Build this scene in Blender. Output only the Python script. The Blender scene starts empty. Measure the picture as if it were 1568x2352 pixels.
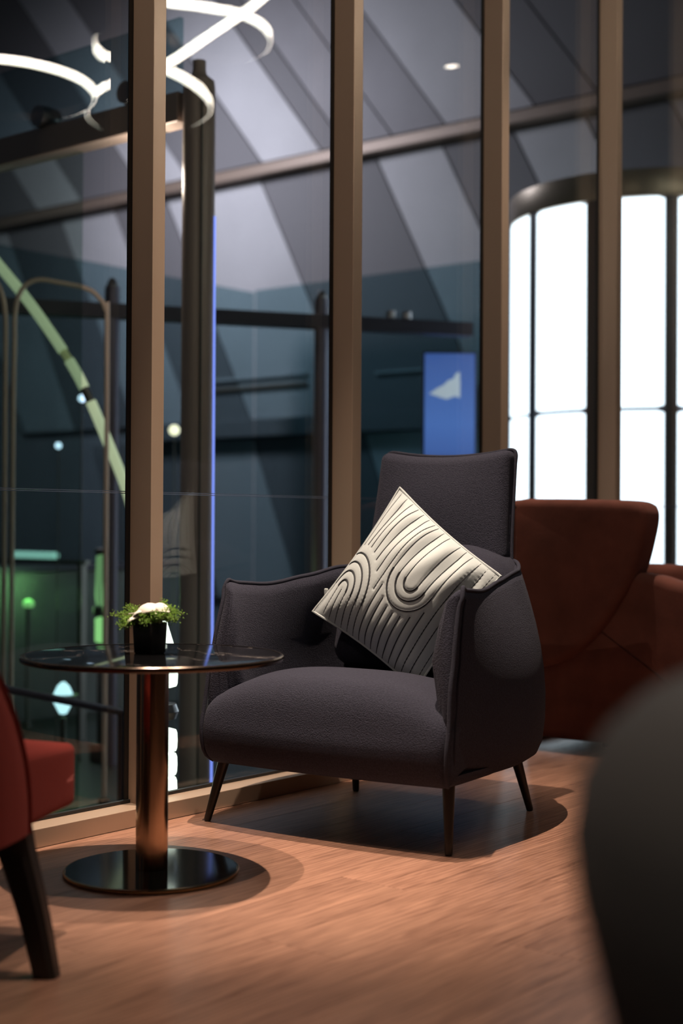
import bpy, bmesh, math, random
from mathutils import Vector, Matrix
R = math.radians
random.seed(7)
S = bpy.context.scene
col = S.collection

# ------------------------------------------------------------------ camera
cam_d = bpy.data.cameras.new('camera')
cam = bpy.data.objects.new('camera', cam_d); col.objects.link(cam)
cam_d.sensor_fit = 'VERTICAL'; cam_d.sensor_height = 36.0; cam_d.sensor_width = 24.0
cam_d.lens = 3267.0 / 2352.0 * 36.0
cam_d.clip_start = 0.02; cam_d.clip_end = 200
cam_d.dof.use_dof = True; cam_d.dof.focus_distance = 3.75; cam_d.dof.aperture_fstop = 1.9
cam.matrix_world = Matrix.Translation((0, 0, 0.8)) @ Matrix.Rotation(R(90.40), 4, 'X') @ Matrix.Rotation(R(0.33), 4, 'Z')
S.camera = cam

# ------------------------------------------------------------------ world, exposure
w = bpy.data.worlds.new('night'); S.world = w; w.use_nodes = True
bg = w.node_tree.nodes['Background']
bg.inputs[0].default_value = (0.45, 0.50, 0.62, 1); bg.inputs[1].default_value = 0.05
S.view_settings.view_transform = 'Standard'; S.view_settings.look = 'None'
S.view_settings.gamma = 1.0; S.view_settings.exposure = 0.0; S.view_settings.use_curve_mapping = False

# window-wall frame: x along the glazing (away from camera), y outwards, z up
W0 = Vector((-0.5034, 3.7563, 0)); WA = R(50.826)
WM = Matrix.Translation(W0) @ Matrix.Rotation(WA, 4, 'Z')
def wl(x, y, z=0.0):
    return WM @ Vector((x, y, z))

def area(name, loc, target, size, power, color, size_y=None):
    d = bpy.data.lights.new(name, 'AREA'); d.energy = power; d.color = color; d.size = size
    if size_y: d.shape = 'RECTANGLE'; d.size_y = size_y
    o = bpy.data.objects.new(name, d); col.objects.link(o); o.location = loc
    o.rotation_euler = (Vector(target) - Vector(loc)).to_track_quat('-Z', 'Y').to_euler()
    return o
area('facade_wash_light', wl(4.7, 6.3, 4.7), wl(6.9, 6.1, 2.3), 1.3, 150, (0.93, 0.88, 1.0), 1.0)
area('lounge_fill_light', (1.6, 1.6, 3.45), (0.5, 3.2, 0.4), 1.4, 6, (1.0, 0.86, 0.76))  # unseen fill light added to lift the front faces
SPOT_COLOR = (1.0, 0.79, 0.62)

# ------------------------------------------------------------------ materials
def newmat(name):
    m = bpy.data.materials.new(name); m.use_nodes = True
    nt = m.node_tree
    return m, nt, nt.nodes['Principled BSDF']
def plain(name, color, rough=0.5, metal=0.0, bump=0.0, scale=200.0, var=0.0, sheen=0.0, spec=0.5, stretch=None, vscale=None, coat=0.0):
    m, nt, p = newmat(name)
    p.inputs['Base Color'].default_value = (*color, 1)
    p.inputs['Roughness'].default_value = rough; p.inputs['Metallic'].default_value = metal
    p.inputs['Specular IOR Level'].default_value = spec
    if coat: p.inputs['Coat Weight'].default_value = coat; p.inputs['Coat Roughness'].default_value = 0.05
    if sheen:
        p.inputs['Sheen Weight'].default_value = sheen; p.inputs['Sheen Roughness'].default_value = 0.45
        p.inputs['Sheen Tint'].default_value = (*[min(1, c * 3 + .15) for c in color], 1)
    if bump or var:
        tc = nt.nodes.new('ShaderNodeTexCoord'); mp = nt.nodes.new('ShaderNodeMapping')
        if stretch: mp.inputs['Scale'].default_value = stretch
        nt.links.new(tc.outputs['Object'], mp.inputs['Vector'])
        if bump:
            n = nt.nodes.new('ShaderNodeTexNoise'); n.inputs['Scale'].default_value = scale; n.inputs['Detail'].default_value = 3
            b = nt.nodes.new('ShaderNodeBump'); b.inputs['Strength'].default_value = bump; b.inputs['Distance'].default_value = 0.004
            nt.links.new(mp.outputs[0], n.inputs['Vector']); nt.links.new(n.outputs['Fac'], b.inputs['Height']); nt.links.new(b.outputs[0], p.inputs['Normal'])
        if var:
            n2 = nt.nodes.new('ShaderNodeTexNoise'); n2.inputs['Scale'].default_value = vscale or scale; n2.inputs['Detail'].default_value = 4
            r = nt.nodes.new('ShaderNodeValToRGB')
            r.color_ramp.elements[0].position = 0.3; r.color_ramp.elements[1].position = 0.7
            r.color_ramp.elements[0].color = (*[c * (1 - var) for c in color], 1); r.color_ramp.elements[1].color = (*[min(1, c * (1 + var)) for c in color], 1)
            nt.links.new(mp.outputs[0], n2.inputs['Vector']); nt.links.new(n2.outputs['Fac'], r.inputs[0]); nt.links.new(r.outputs[0], p.inputs['Base Color'])
    return m
def glow(name, color, strength):
    m, nt, p = newmat(name)
    p.inputs['Base Color'].default_value = (*[c * .8 for c in color], 1)
    p.inputs['Emission Color'].default_value = (*color, 1); p.inputs['Emission Strength'].default_value = strength
    return m
def glass_mat(name, tint, f0=0.045, rough=0.0):
    m = bpy.data.materials.new(name); m.use_nodes = True; nt = m.node_tree; nt.nodes.clear()
    out = nt.nodes.new('ShaderNodeOutputMaterial'); mix = nt.nodes.new('ShaderNodeMixShader')
    tr = nt.nodes.new('ShaderNodeBsdfTransparent'); gl = nt.nodes.new('ShaderNodeBsdfGlossy')
    tr.inputs[0].default_value = (*tint, 1); gl.inputs['Roughness'].default_value = rough
    g = nt.nodes.new('ShaderNodeNewGeometry'); d = nt.nodes.new('ShaderNodeVectorMath'); d.operation = 'DOT_PRODUCT'
    nt.links.new(g.outputs['Incoming'], d.inputs[0]); nt.links.new(g.outputs['Normal'], d.inputs[1])
    def M(op, a, b=None):
        n = nt.nodes.new('ShaderNodeMath'); n.operation = op
        for i, v in enumerate((a, b)):
            if v is None: continue
            if isinstance(v, (int, float)): n.inputs[i].default_value = v
            else: nt.links.new(v, n.inputs[i])
        return n.outputs[0]
    c = M('SUBTRACT', 1.0, M('ABSOLUTE', d.outputs['Value']))
    f = M('ADD', M('MULTIPLY', M('POWER', c, 5.0), 1 - f0), f0)
    nt.links.new(f, mix.inputs[0]); nt.links.new(tr.outputs[0], mix.inputs[1]); nt.links.new(gl.outputs[0], mix.inputs[2])
    nt.links.new(mix.outputs[0], out.inputs[0])
    return m

def wood_floor_mat():
    m, nt, p = newmat('oak_vinyl')
    L = nt.links.new
    tc = nt.nodes.new('ShaderNodeTexCoord'); oi = nt.nodes.new('ShaderNodeObjectInfo')
    comb = nt.nodes.new('ShaderNodeCombineXYZ'); mul = nt.nodes.new('ShaderNodeVectorMath'); mul.operation = 'MULTIPLY'
    mul.inputs[1].default_value = (37.0, 11.0, 5.0)
    L(oi.outputs['Random'], comb.inputs[0]); L(oi.outputs['Random'], comb.inputs[1]); L(oi.outputs['Random'], comb.inputs[2]); L(comb.outputs[0], mul.inputs[0])
    add = nt.nodes.new('ShaderNodeVectorMath'); add.operation = 'ADD'
    L(tc.outputs['Object'], add.inputs[0]); L(mul.outputs[0], add.inputs[1])
    def noise(sc, scale, det, dist=0.0):
        mp = nt.nodes.new('ShaderNodeMapping'); mp.inputs['Scale'].default_value = sc
        n = nt.nodes.new('ShaderNodeTexNoise'); n.inputs['Scale'].default_value = scale; n.inputs['Detail'].default_value = det
        n.inputs['Distortion'].default_value = dist
        L(add.outputs[0], mp.inputs[0]); L(mp.outputs[0], n.inputs['Vector']); return n.outputs['Fac']
    fine = noise((2.6, 34, 1), 3.0, 8, 1.0)
    streak = noise((1.5, 11, 1), 2.4, 5, 1.6)
    mpw = nt.nodes.new('ShaderNodeMapping'); mpw.inputs['Scale'].default_value = (0.9, 9.0, 1)
    L(add.outputs[0], mpw.inputs[0])
    wv = nt.nodes.new('ShaderNodeTexWave'); wv.wave_type = 'RINGS'; wv.inputs['Scale'].default_value = 2.6
    wv.inputs['Distortion'].default_value = 9.0; wv.inputs['Detail'].default_value = 3; wv.inputs['Detail Scale'].default_value = 1.2
    L(mpw.outputs[0], wv.inputs['Vector'])
    broad = noise((1.0, 5.0, 1), 1.2, 3)
    def MX(a, b, f):
        n = nt.nodes.new('ShaderNodeMix'); n.data_type = 'FLOAT'; n.inputs[0].default_value = f
        L(a, n.inputs[2]); L(b, n.inputs[3]); return n.outputs[0]
    v = MX(MX(MX(fine, streak, 0.5), wv.outputs['Fac'], 0.17), broad, 0.25)
    r = nt.nodes.new('ShaderNodeValToRGB'); e = r.color_ramp.elements
    e[0].position = 0.34; e[0].color = (0.155, 0.072, 0.046, 1); e[1].position = 0.66; e[1].color = (0.42, 0.225, 0.150, 1)
    mid = e.new(0.5); mid.color = (0.300, 0.156, 0.105, 1)
    L(v, r.inputs[0])
    hv = nt.nodes.new('ShaderNodeHueSaturation'); L(r.outputs[0], hv.inputs['Color'])
    mr = nt.nodes.new('ShaderNodeMapRange'); mr.inputs[3].default_value = 0.92; mr.inputs[4].default_value = 1.07
    L(oi.outputs['Random'], mr.inputs[0]); L(mr.outputs[0], hv.inputs['Value']); L(hv.outputs[0], p.inputs['Base Color'])
    b = nt.nodes.new('ShaderNodeBump'); b.inputs['Strength'].default_value = 0.22; b.inputs['Distance'].default_value = 0.002
    L(fine, b.inputs['Height']); L(b.outputs[0], p.inputs['Normal'])
    p.inputs['Roughness'].default_value = 0.40
    return m
def marble_mat():
    m, nt, p = newmat('black_marble'); L = nt.links.new
    tc = nt.nodes.new('ShaderNodeTexCoord'); n = nt.nodes.new('ShaderNodeTexNoise'); n.inputs['Scale'].default_value = 2.6; n.inputs['Detail'].default_value = 6
    n.inputs['Distortion'].default_value = 0.8
    L(tc.outputs['Object'], n.inputs['Vector'])
    s = nt.nodes.new('ShaderNodeMath'); s.operation = 'SUBTRACT'; s.inputs[1].default_value = 0.5; L(n.outputs['Fac'], s.inputs[0])
    a = nt.nodes.new('ShaderNodeMath'); a.operation = 'ABSOLUTE'; L(s.outputs[0], a.inputs[0])
    r = nt.nodes.new('ShaderNodeValToRGB'); e = r.color_ramp.elements
    e[0].position = 0.0; e[0].color = (0.20, 0.18, 0.17, 1); e[1].position = 0.0028; e[1].color = (0.0035, 0.0035, 0.004, 1)
    L(a.outputs[0], r.inputs[0]); L(r.outputs[0], p.inputs['Base Color']); p.inputs['Roughness'].default_value = 0.06; p.inputs['Specular IOR Level'].default_value = 0.18
    return m

M = {}
M['floor'] = wood_floor_mat()
M['marble'] = marble_mat()
M['bronze'] = plain('bronze_aluminium', (0.50, 0.37, 0.275), 0.42, 0.35, bump=0.05, scale=60, stretch=(30, 30, 0.4))
M['gasket'] = plain('black_gasket', (0.008, 0.008, 0.009), 0.5)
M['glass'] = glass_mat('window_glass', (0.90, 0.94, 0.94), 0.055)
M['glass_edge'] = plain('glass_edge', (0.25, 0.33, 0.48), 0.08, 0.6)
M['tealglass'] = glass_mat('teal_glass', (0.62, 0.74, 0.77), 0.03)
M['darktint'] = glass_mat('darkening_green_tint', (0.74, 0.80, 0.77), 0.02)  # tint of the sheet added to darken the left pane
M['canopyglass'] = glass_mat('canopy_glass', (0.62, 0.74, 0.76), 0.03)
M['dark'] = plain('dark_paint', (0.02, 0.02, 0.022), 0.6)
M['wallpaint'] = plain('dark_wall_paint', (0.045, 0.042, 0.045), 0.8, var=0.15, scale=3)
M['ceil'] = plain('charcoal_ceiling', (0.05, 0.047, 0.047), 0.9, var=0.1, scale=4)
M['boucle'] = plain('charcoal_boucle', (0.031, 0.0315, 0.047), 0.95, bump=0.75, scale=330, var=0.22, vscale=240, sheen=0.16, spec=0.15)
M['piping'] = plain('charcoal_piping', (0.031, 0.0315, 0.046), 0.95, bump=0.5, scale=400, sheen=0.1, spec=0.15)
M['legdark'] = plain('dark_bronze_leg', (0.030, 0.026, 0.024), 0.38, 0.4)
M['velvet_pale'] = plain('pale_blue_velvet', (0.56, 0.61, 0.62), 0.75, bump=0.10, scale=500, sheen=0.25, spec=0.2)
M['cord'] = plain('dark_cord', (0.035, 0.038, 0.045), 0.8)
M['column'] = plain('brushed_bronze', (0.42, 0.29, 0.20), 0.15, 1.0, bump=0.03, scale=6, stretch=(20, 20, 0.2))
M['rim'] = plain('table_rim_metal', (0.10, 0.075, 0.060), 0.18, 0.9)
M['base'] = plain('black_mirror_metal', (0.016, 0.017, 0.015), 0.10, 0.0, spec=0.45)
M['brass'] = plain('base_edge_brass', (0.35, 0.24, 0.13), 0.25, 1.0)
M['pot'] = plain('black_ceramic', (0.012, 0.011, 0.011), 0.35, bump=0.05, scale=80)
M['petal'] = plain('white_petal', (0.86, 0.80, 0.72), 0.6, sheen=0.2, bump=0.06, scale=60)
M['leaf'] = plain('moss_green', (0.19, 0.34, 0.045), 0.6, var=0.5, scale=90)
M['stem'] = plain('brown_stem', (0.12, 0.075, 0.035), 0.8)
M['rust'] = plain('rust_velvet', (0.125, 0.042, 0.030), 0.85, bump=0.12, scale=60, var=0.22, vscale=9, sheen=0.35, spec=0.2)
M['rustpipe'] = plain('rust_piping', (0.08, 0.024, 0.017), 0.9, spec=0.2)
M['red'] = plain('red_wool', (0.19, 0.027, 0.022), 0.92, bump=0.25, scale=350, sheen=0.2, spec=0.15)
M['redpipe'] = plain('red_seam', (0.16, 0.014, 0.011), 0.92, spec=0.15)
M['blackwood'] = plain('black_stained_wood', (0.012, 0.012, 0.013), 0.42, bump=0.1, scale=30, stretch=(8, 8, 1))
M['tub'] = plain('charcoal_wool', (0.105, 0.105, 0.108), 0.95, bump=0.3, scale=300, sheen=0.12, spec=0.15)
M['ring'] = glow('warm_led', (1.0, 0.90, 0.76), 30.0)
M['ringback'] = plain('ring_metal', (0.20, 0.16, 0.14), 0.35, 0.8)
M['panelglow'] = glow('lightbox_panel', (0.84, 0.91, 1.0), 2.8)
M['kioskframe'] = plain('lightbox_frame', (0.075, 0.070, 0.080), 0.4, 0.4)
M['kioskband'] = plain('lightbox_brushed_band', (0.36, 0.29, 0.22), 0.35, 0.6, bump=0.15, scale=10, stretch=(14, 14, 0.2))
M['facade'] = plain('facade_grey', (0.21, 0.20, 0.215), 0.8, var=0.08, scale=1.5)
M['panel_light'] = plain('facade_panel_pale', (0.36, 0.35, 0.37), 0.75, var=0.06, scale=1.5)
M['panel_dark'] = plain('facade_panel_dark', (0.135, 0.128, 0.138), 0.8)
M['beam'] = plain('facade_beam_bronze', (0.20, 0.145, 0.115), 0.5, 0.3)
M['navy'] = plain('navy_steel', (0.022, 0.021, 0.035), 0.45, 0.3)
M['post'] = plain('blue_grey_post', (0.075, 0.075, 0.115), 0.35, 0.3)
M['polemetal'] = plain('pole_bronze', (0.38, 0.29, 0.25), 0.45, 0.1)
M['blueled'] = glow('blue_led', (0.22, 0.30, 0.95), 1.5)
M['terrace'] = plain('terrace_paving', (0.030, 0.034, 0.036), 0.35, var=0.2, scale=2)
M['gardenwall'] = plain('garden_wall_render', (0.09, 0.10, 0.10), 0.8, var=0.2, scale=3)
M['greendim'] = glow('green_lamp_dim', (0.30, 0.62, 0.26), 0.42)
M['arc'] = glow('green_white_tube', (0.68, 0.77, 0.48), 0.62)
M['arcdim'] = glow('green_tube_joint', (0.55, 0.60, 0.28), 0.30)
M['coupler'] = plain('tube_coupler', (0.10, 0.10, 0.09), 0.4, 0.5)
M['loop'] = plain('loop_bronze', (0.80, 0.60, 0.48), 0.45, 0.0)
M['lantern'] = glow('lantern_white', (0.93, 1.0, 0.86), 2.4)
M['greenglow'] = glow('green_lamp', (0.32, 0.75, 0.25), 1.0)
M['tealglow'] = glow('teal_strip', (0.42, 0.80, 0.72), 0.9)
M['starglow'] = glow('blue_white_lamp', (0.62, 0.88, 1.0), 2.4)
M['smallglow'] = glow('small_blue_lamp', (0.62, 0.78, 1.0), 2.5)
M['warmglow'] = glow('small_warm_lamp', (0.95, 0.90, 0.62), 1.6)
M['spotlens'] = glow('downlight_lens', (1.0, 0.85, 0.7), 22.0)
M['steel'] = plain('steel_fitting', (0.25, 0.25, 0.26), 0.3, 0.9)
def screen_mat():
    m, nt, p = newmat('sky_screen'); L = nt.links.new
    tc = nt.nodes.new('ShaderNodeTexCoord'); sx = nt.nodes.new('ShaderNodeSeparateXYZ'); L(tc.outputs['Generated'], sx.inputs[0])
    r = nt.nodes.new('ShaderNodeValToRGB'); e = r.color_ramp.elements
    e[0].color = (0.045, 0.075, 0.20, 1); e[1].color = (0.055, 0.12, 0.40, 1); k = e.new(0.35); k.color = (0.085, 0.19, 0.56, 1); k2 = e.new(0.10); k2.color = (0.07, 0.15, 0.47, 1)
    L(sx.outputs['Z'], r.inputs[0])
    L(r.outputs[0], p.inputs['Emission Color']); p.inputs['Emission Strength'].default_value = 0.85
    p.inputs['Base Color'].default_value = (0.02, 0.03, 0.06, 1); p.inputs['Roughness'].default_value = 0.3
    return m
M['screen'] = screen_mat()
M['cloud'] = glow('printed_cloud', (0.50, 0.56, 0.62), 0.55)

# ------------------------------------------------------------------ builders
def mesh(name, verts, faces, mat, parent=None, smooth=True, auto=None):
    me = bpy.data.meshes.new(name); me.from_pydata([tuple(v) for v in verts], [], faces); me.validate(); me.update()
    bm = bmesh.new(); bm.from_mesh(me); bmesh.ops.recalc_face_normals(bm, faces=bm.faces); bm.to_mesh(me); bm.free()
    if smooth:
        me.polygons.foreach_set('use_smooth', [True] * len(me.polygons))
        if auto is not None: me.set_sharp_from_angle(angle=R(auto))
    me.materials.append(mat)
    o = bpy.data.objects.new(name, me); col.objects.link(o)
    if parent: o.parent = parent
    return o
def tag(o, label, cat, group=None, kind=None):
    o['label'] = label; o['category'] = cat
    if group: o['group'] = group
    if kind: o['kind'] = kind
    return o
def thing(name, label, cat, loc=(0, 0, 0), rz=0.0, group=None):
    o = bpy.data.objects.new(name, None); col.objects.link(o); o.location = loc; o.rotation_euler = (0, 0, rz)
    o.empty_display_size = 0.1
    return tag(o, label, cat, group)
def struct(o):
    o['kind'] = 'structure'; return o
def copy_tree(o, parent=None):
    c = o.copy(); col.objects.link(c)
    if parent: c.parent = parent
    for ch in list(o.children): copy_tree(ch, c)
    return c

def box_vf(x0, x1, y0, y1, z0, z1, bev=0.0):
    if bev <= 0:
        v = [(x, y, z) for z in (z0, z1) for y in (y0, y1) for x in (x0, x1)]
        return v, [(0, 2, 3, 1), (4, 5, 7, 6), (0, 1, 5, 4), (2, 6, 7, 3), (0, 4, 6, 2), (1, 3, 7, 5)]
    bm = bmesh.new(); bmesh.ops.create_cube(bm, size=1)
    for q in bm.verts:
        q.co = Vector(((x0 + x1) / 2 + q.co.x * (x1 - x0), (y0 + y1) / 2 + q.co.y * (y1 - y0), (z0 + z1) / 2 + q.co.z * (z1 - z0)))
    bmesh.ops.bevel(bm, geom=list(bm.edges), offset=bev, segments=2, affect='EDGES', profile=0.5)
    bm.verts.index_update()
    v = [tuple(q.co) for q in bm.verts]; f = [tuple(x.index for x in p.verts) for p in bm.faces]; bm.free()
    return v, f
def box(name, x0, x1, y0, y1, z0, z1, mat, parent=None, bev=0.0):
    v, f = box_vf(x0, x1, y0, y1, z0, z1, bev)
    return mesh(name, v, f, mat, parent, smooth=False)
def rbox_vf(cx, cy, cz, hx, hy, hz, r, n=16, deform=None):
    """rounded box with a fine skin; deform maps (x,y,z) in centred coordinates"""
    key = {}; V = []; Fc = []
    hs = (hx, hy, hz)
    def spaced(h):
        pts = []
        k = 5
        for i in range(k + 1): pts.append(-h + r * (1 - math.cos(i / k * math.pi / 2)) if False else -h + r * i / k)
        m = max(2, n)
        for i in range(1, m): pts.append(-h + r + (2 * h - 2 * r) * i / m)
        for i in range(k + 1): pts.append(h - r + r * i / k)
        return pts
    def add(p):
        kk = tuple(round(c, 6) for c in p)
        if kk in key: return key[kk]
        q = [max(-hs[i] + r, min(hs[i] - r, p[i])) for i in range(3)]
        d = Vector([p[i] - q[i] for i in range(3)])
        # map the cube face position to an even angle on the rounding
        dd = Vector([math.tan(max(-1, min(1, c / r)) * math.pi / 4) for c in d])
        if dd.length > 1e-9: dd.normalize()
        pt = Vector(q) + dd * r
        if deform: pt = Vector(deform(*pt))
        key[kk] = len(V); V.append((pt[0] + cx, pt[1] + cy, pt[2] + cz)); return key[kk]
    g = [spaced(h) for h in hs]
    for ax in range(3):
        a, b = [i for i in range(3) if i != ax]
        for sgn in (-1, 1):
            for i in range(len(g[a]) - 1):
                for j in range(len(g[b]) - 1):
                    q = []
                    for (ii, jj) in ((i, j), (i + 1, j), (i + 1, j + 1), (i, j + 1)):
                        p = [0, 0, 0]; p[ax] = sgn * hs[ax]; p[a] = g[a][ii]; p[b] = g[b][jj]; q.append(add(p))
                    if len(set(q)) == 4: Fc.append(tuple(q))
    return V, Fc
def rbox(name, c, h, r, mat, parent=None, deform=None, n=10):
    v, f = rbox_vf(*c, *h, r, n, deform); return mesh(name, v, f, mat, parent)
def frames(pts, closed=False):
    P = [Vector(p) for p in pts]; n = len(P); T = []
    for i in range(n):
        a = P[(i - 1) % n] if closed or i > 0 else P[i]; b = P[(i + 1) % n] if closed or i < n - 1 else P[i]
        T.append((b - a).normalized())
    ref = Vector((0, 0, 1)) if abs(T[0].z) < 0.9 else Vector((1, 0, 0))
    N = [(ref - T[0] * ref.dot(T[0])).normalized()]
    for i in range(1, n):
        v = N[-1] - T[i] * N[-1].dot(T[i]); N.append(v.normalized() if v.length > 1e-6 else N[-1])
    return P, T, N
def tube_vf(pts, rad, seg=10, closed=False, cap=True, base=0):
    P, T, N = frames(pts, closed); n = len(P); V = []; Fc = []
    rr = rad if isinstance(rad, (list, tuple)) else [rad] * n
    for i in range(n):
        B = T[i].cross(N[i])
        for k in range(seg):
            a = 2 * math.pi * k / seg
            V.append(tuple(P[i] + (N[i] * math.cos(a) + B * math.sin(a)) * rr[i]))
    for i in range(n if closed else n - 1):
        j = (i + 1) % n
        for k in range(seg):
            Fc.append((base + i * seg + k, base + i * seg + (k + 1) % seg, base + j * seg + (k + 1) % seg, base + j * seg + k))
    if cap and not closed:
        Fc.append(tuple(base + k for k in range(seg))[::-1]); Fc.append(tuple(base + (n - 1) * seg + k for k in range(seg)))
    return V, Fc
def tube(name, pts, rad, mat, parent=None, seg=10, closed=False):
    v, f = tube_vf(pts, rad, seg, closed); return mesh(name, v, f, mat, parent, auto=50)
def lathe_vf(profile, seg=48, cx=0, cy=0):
    V = []; Fc = []; n = len(profile)
    for (r, z) in profile:
        for k in range(seg):
            a = 2 * math.pi * k / seg; V.append((cx + r * math.cos(a), cy + r * math.sin(a), z))
    for i in range(n - 1):
        for k in range(seg):
            Fc.append((i * seg + k, i * seg + (k + 1) % seg, (i + 1) * seg + (k + 1) % seg, (i + 1) * seg + k))
    Fc.append(tuple(range(seg))[::-1]); Fc.append(tuple((n - 1) * seg + k for k in range(seg)))
    return V, Fc
def lathe(name, profile, mat, parent=None, seg=48, auto=35):
    v, f = lathe_vf(profile, seg); return mesh(name, v, f, mat, parent, auto=auto)
def catmull(pts, n, closed=False):
    P = [Vector(p) for p in pts]; m = len(P); out = []
    segs = m if closed else m - 1
    for i in range(n):
        t = i / (n if closed else n - 1) * segs; k = min(int(t), segs - 1); t -= k
        g = lambda j: P[j % m] if closed else P[max(0, min(m - 1, j))]
        a, b, c, d = g(k - 1), g(k), g(k + 1), g(k + 2)
        out.append(0.5 * ((2 * b) + (c - a) * t + (2 * a - 5 * b + 4 * c - d) * t * t + (3 * b - a - 3 * c + d) * t ** 3))
    return out
def sstep(a, b, x):
    t = max(0.0, min(1.0, (x - a) / (b - a))); return t * t * (3 - 2 * t)
def slab(name, prof, y0, y1, r, mat, parent=None, axis='y', smooth_pts=None):
    """closed 2-D outline given a thickness and rounded edges"""
    P = [Vector((p[0], p[1])) for p in prof]
    if smooth_pts: P = [Vector((q[0], q[1])) for q in catmull([(p[0], p[1], 0) for p in prof], smooth_pts, True)]
    n = len(P); ar = sum(P[i].x * P[(i + 1) % n].y - P[(i + 1) % n].x * P[i].y for i in range(n))
    if ar < 0: P.reverse()
    Nn = []
    for i in range(n):
        t = (P[(i + 1) % n] - P[i - 1]).normalized(); Nn.append(Vector((t.y, -t.x)))
    rings = []
    for i in range(5):
        a = i / 4 * math.pi / 2; rings.append((r * (1 - math.sin(a)), y0 + r * (1 - math.cos(a))))
    for i in range(5):
        a = i / 4 * math.pi / 2; rings.append((r * (1 - math.cos(a)), y1 - r * (1 - math.sin(a))))
    V = []; Fc = []
    for (ins, y) in rings:
        for i in range(n):
            q = P[i] - Nn[i] * ins
            V.append((q.x, y, q.y) if axis == 'y' else (q.x, q.y, y))
    for k in range(len(rings) - 1):
        for i in range(n):
            Fc.append((k * n + i, k * n + (i + 1) % n, (k + 1) * n + (i + 1) % n, (k + 1) * n + i))
    Fc.append(tuple(range(n))[::-1]); Fc.append(tuple((len(rings) - 1) * n + i for i in range(n)))
    return mesh(name, V, Fc, mat, parent, auto=45)
def inset_outline(prof, ins, n=80):
    P = [Vector((q[0], q[1])) for q in catmull([(p[0], p[1], 0) for p in prof], n, True)]
    ar = sum(P[i].x * P[(i + 1) % n].y - P[(i + 1) % n].x * P[i].y for i in range(n))
    if ar < 0: P.reverse()
    out = []
    for i in range(n):
        t = (P[(i + 1) % n] - P[i - 1]).normalized(); out.append(P[i] - Vector((t.y, -t.x)) * ins)
    return out

# ================================================================== SETTING
CEIL = 3.6
fl = struct(box('floor', -5.2, 7.5, -6.2, 0.10, -0.25, -0.009, M['dark'])); fl.matrix_world = WM
pw, pl = 0.184, 1.22
base_plank = None
rowi = 0
y = -0.001
while y > -3.75:
    off = (rowi * 0.47) % pl
    x = -3.1 - off
    while x < 4.6:
        if base_plank is None:
            v, f = box_vf(0.0003, pl - 0.0003, -pw + 0.0003, -0.0003, -0.009, 0.0, 0.0006)
            base_plank = mesh('plank', v, f, M['floor'], fl, smooth=False); o = base_plank
        else:
            o = bpy.data.objects.new('plank', base_plank.data); col.objects.link(o); o.parent = fl
        o.location = (x, y, 0)
        x += pl
    rowi += 1; y -= pw
# plain run of the same flooring beyond the planked area
rest = mesh('floor_covering', *box_vf(-5.2, 7.5, -6.2, y, -0.009, -0.0005), M['floor'], fl, smooth=False)
ce = struct(box('ceiling', -5.2, 7.5, -6.2, 0.10, CEIL, CEIL + 0.15, M['ceil'])); ce.matrix_world = WM
for nm, b in (('wall_back', (-5.2, 7.5, -6.35, -6.2)), ('wall_left', (-5.35, -5.2, -6.2, 0.1)), ('wall_right', (7.5, 7.65, -6.2, 0.1))):
    o = struct(box(nm, *b, -0.25, CEIL + 0.15, M['wallpaint'])); o.matrix_world = WM
BAY = 0.847
sill = struct(box('trim_1', -5.2, 7.5, 0.0, 0.11, 0.0, 0.047, M['bronze'], bev=0.0015)); sill.matrix_world = WM
head = struct(box('trim_2', -5.2, 7.5, 0.0, 0.11, CEIL - 0.10, CEIL, M['bronze'], bev=0.0015)); head.matrix_world = WM
gl_strip = struct(box('trim_3', -5.2, 7.5, 0.072, 0.0849, 0.0472, 0.056, M['gasket'])); gl_strip.matrix_world = WM
for i in range(-6, 9):
    wd = bpy.data.objects.new('window_%d' % (i + 7), None); col.objects.link(wd); struct(wd)
    wd.matrix_world = WM @ Matrix.Translation((i * BAY, 0, 0)); wd.empty_display_size = 0.1
    box('mullion', 0, 0.045, 0.0, 0.080, 0.0472, CEIL - 0.1002, M['bronze'], wd, bev=0.0012)
    box('gasket', -0.014, 0.059, 0.0802, 0.0848, 0.0565, CEIL - 0.102, M['gasket'], wd)
    box('gasket', 0.010, 0.035, 0.0849, 0.098, 0.0565, CEIL - 0.102, M['gasket'], wd)
    box('lower_pane', 0.036, BAY + 0.009, 0.085, 0.097, 0.048, 0.8725, M['glass'], wd)
    box('upper_pane', 0.036, BAY + 0.009, 0.085, 0.097, 0.8795, CEIL - 0.102, M['glass'], wd)
    box('glass_edge', 0.036, BAY + 0.009, 0.0852, 0.0968, 0.8727, 0.8747, M['glass_edge'], wd)
    box('glass_edge', 0.036, BAY + 0.009, 0.0852, 0.0968, 0.8773, 0.8793, M['glass_edge'], wd)

# outside: terrace slab
tf = struct(box('terrace_floor', -6, 12, 0.12, 14, -0.75, -0.55, M['terrace'])); tf.matrix_world = WM
tag(tf, 'dark wet looking terrace paving outside the glazing', 'floor'); del tf['category']; del tf['label']

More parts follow.
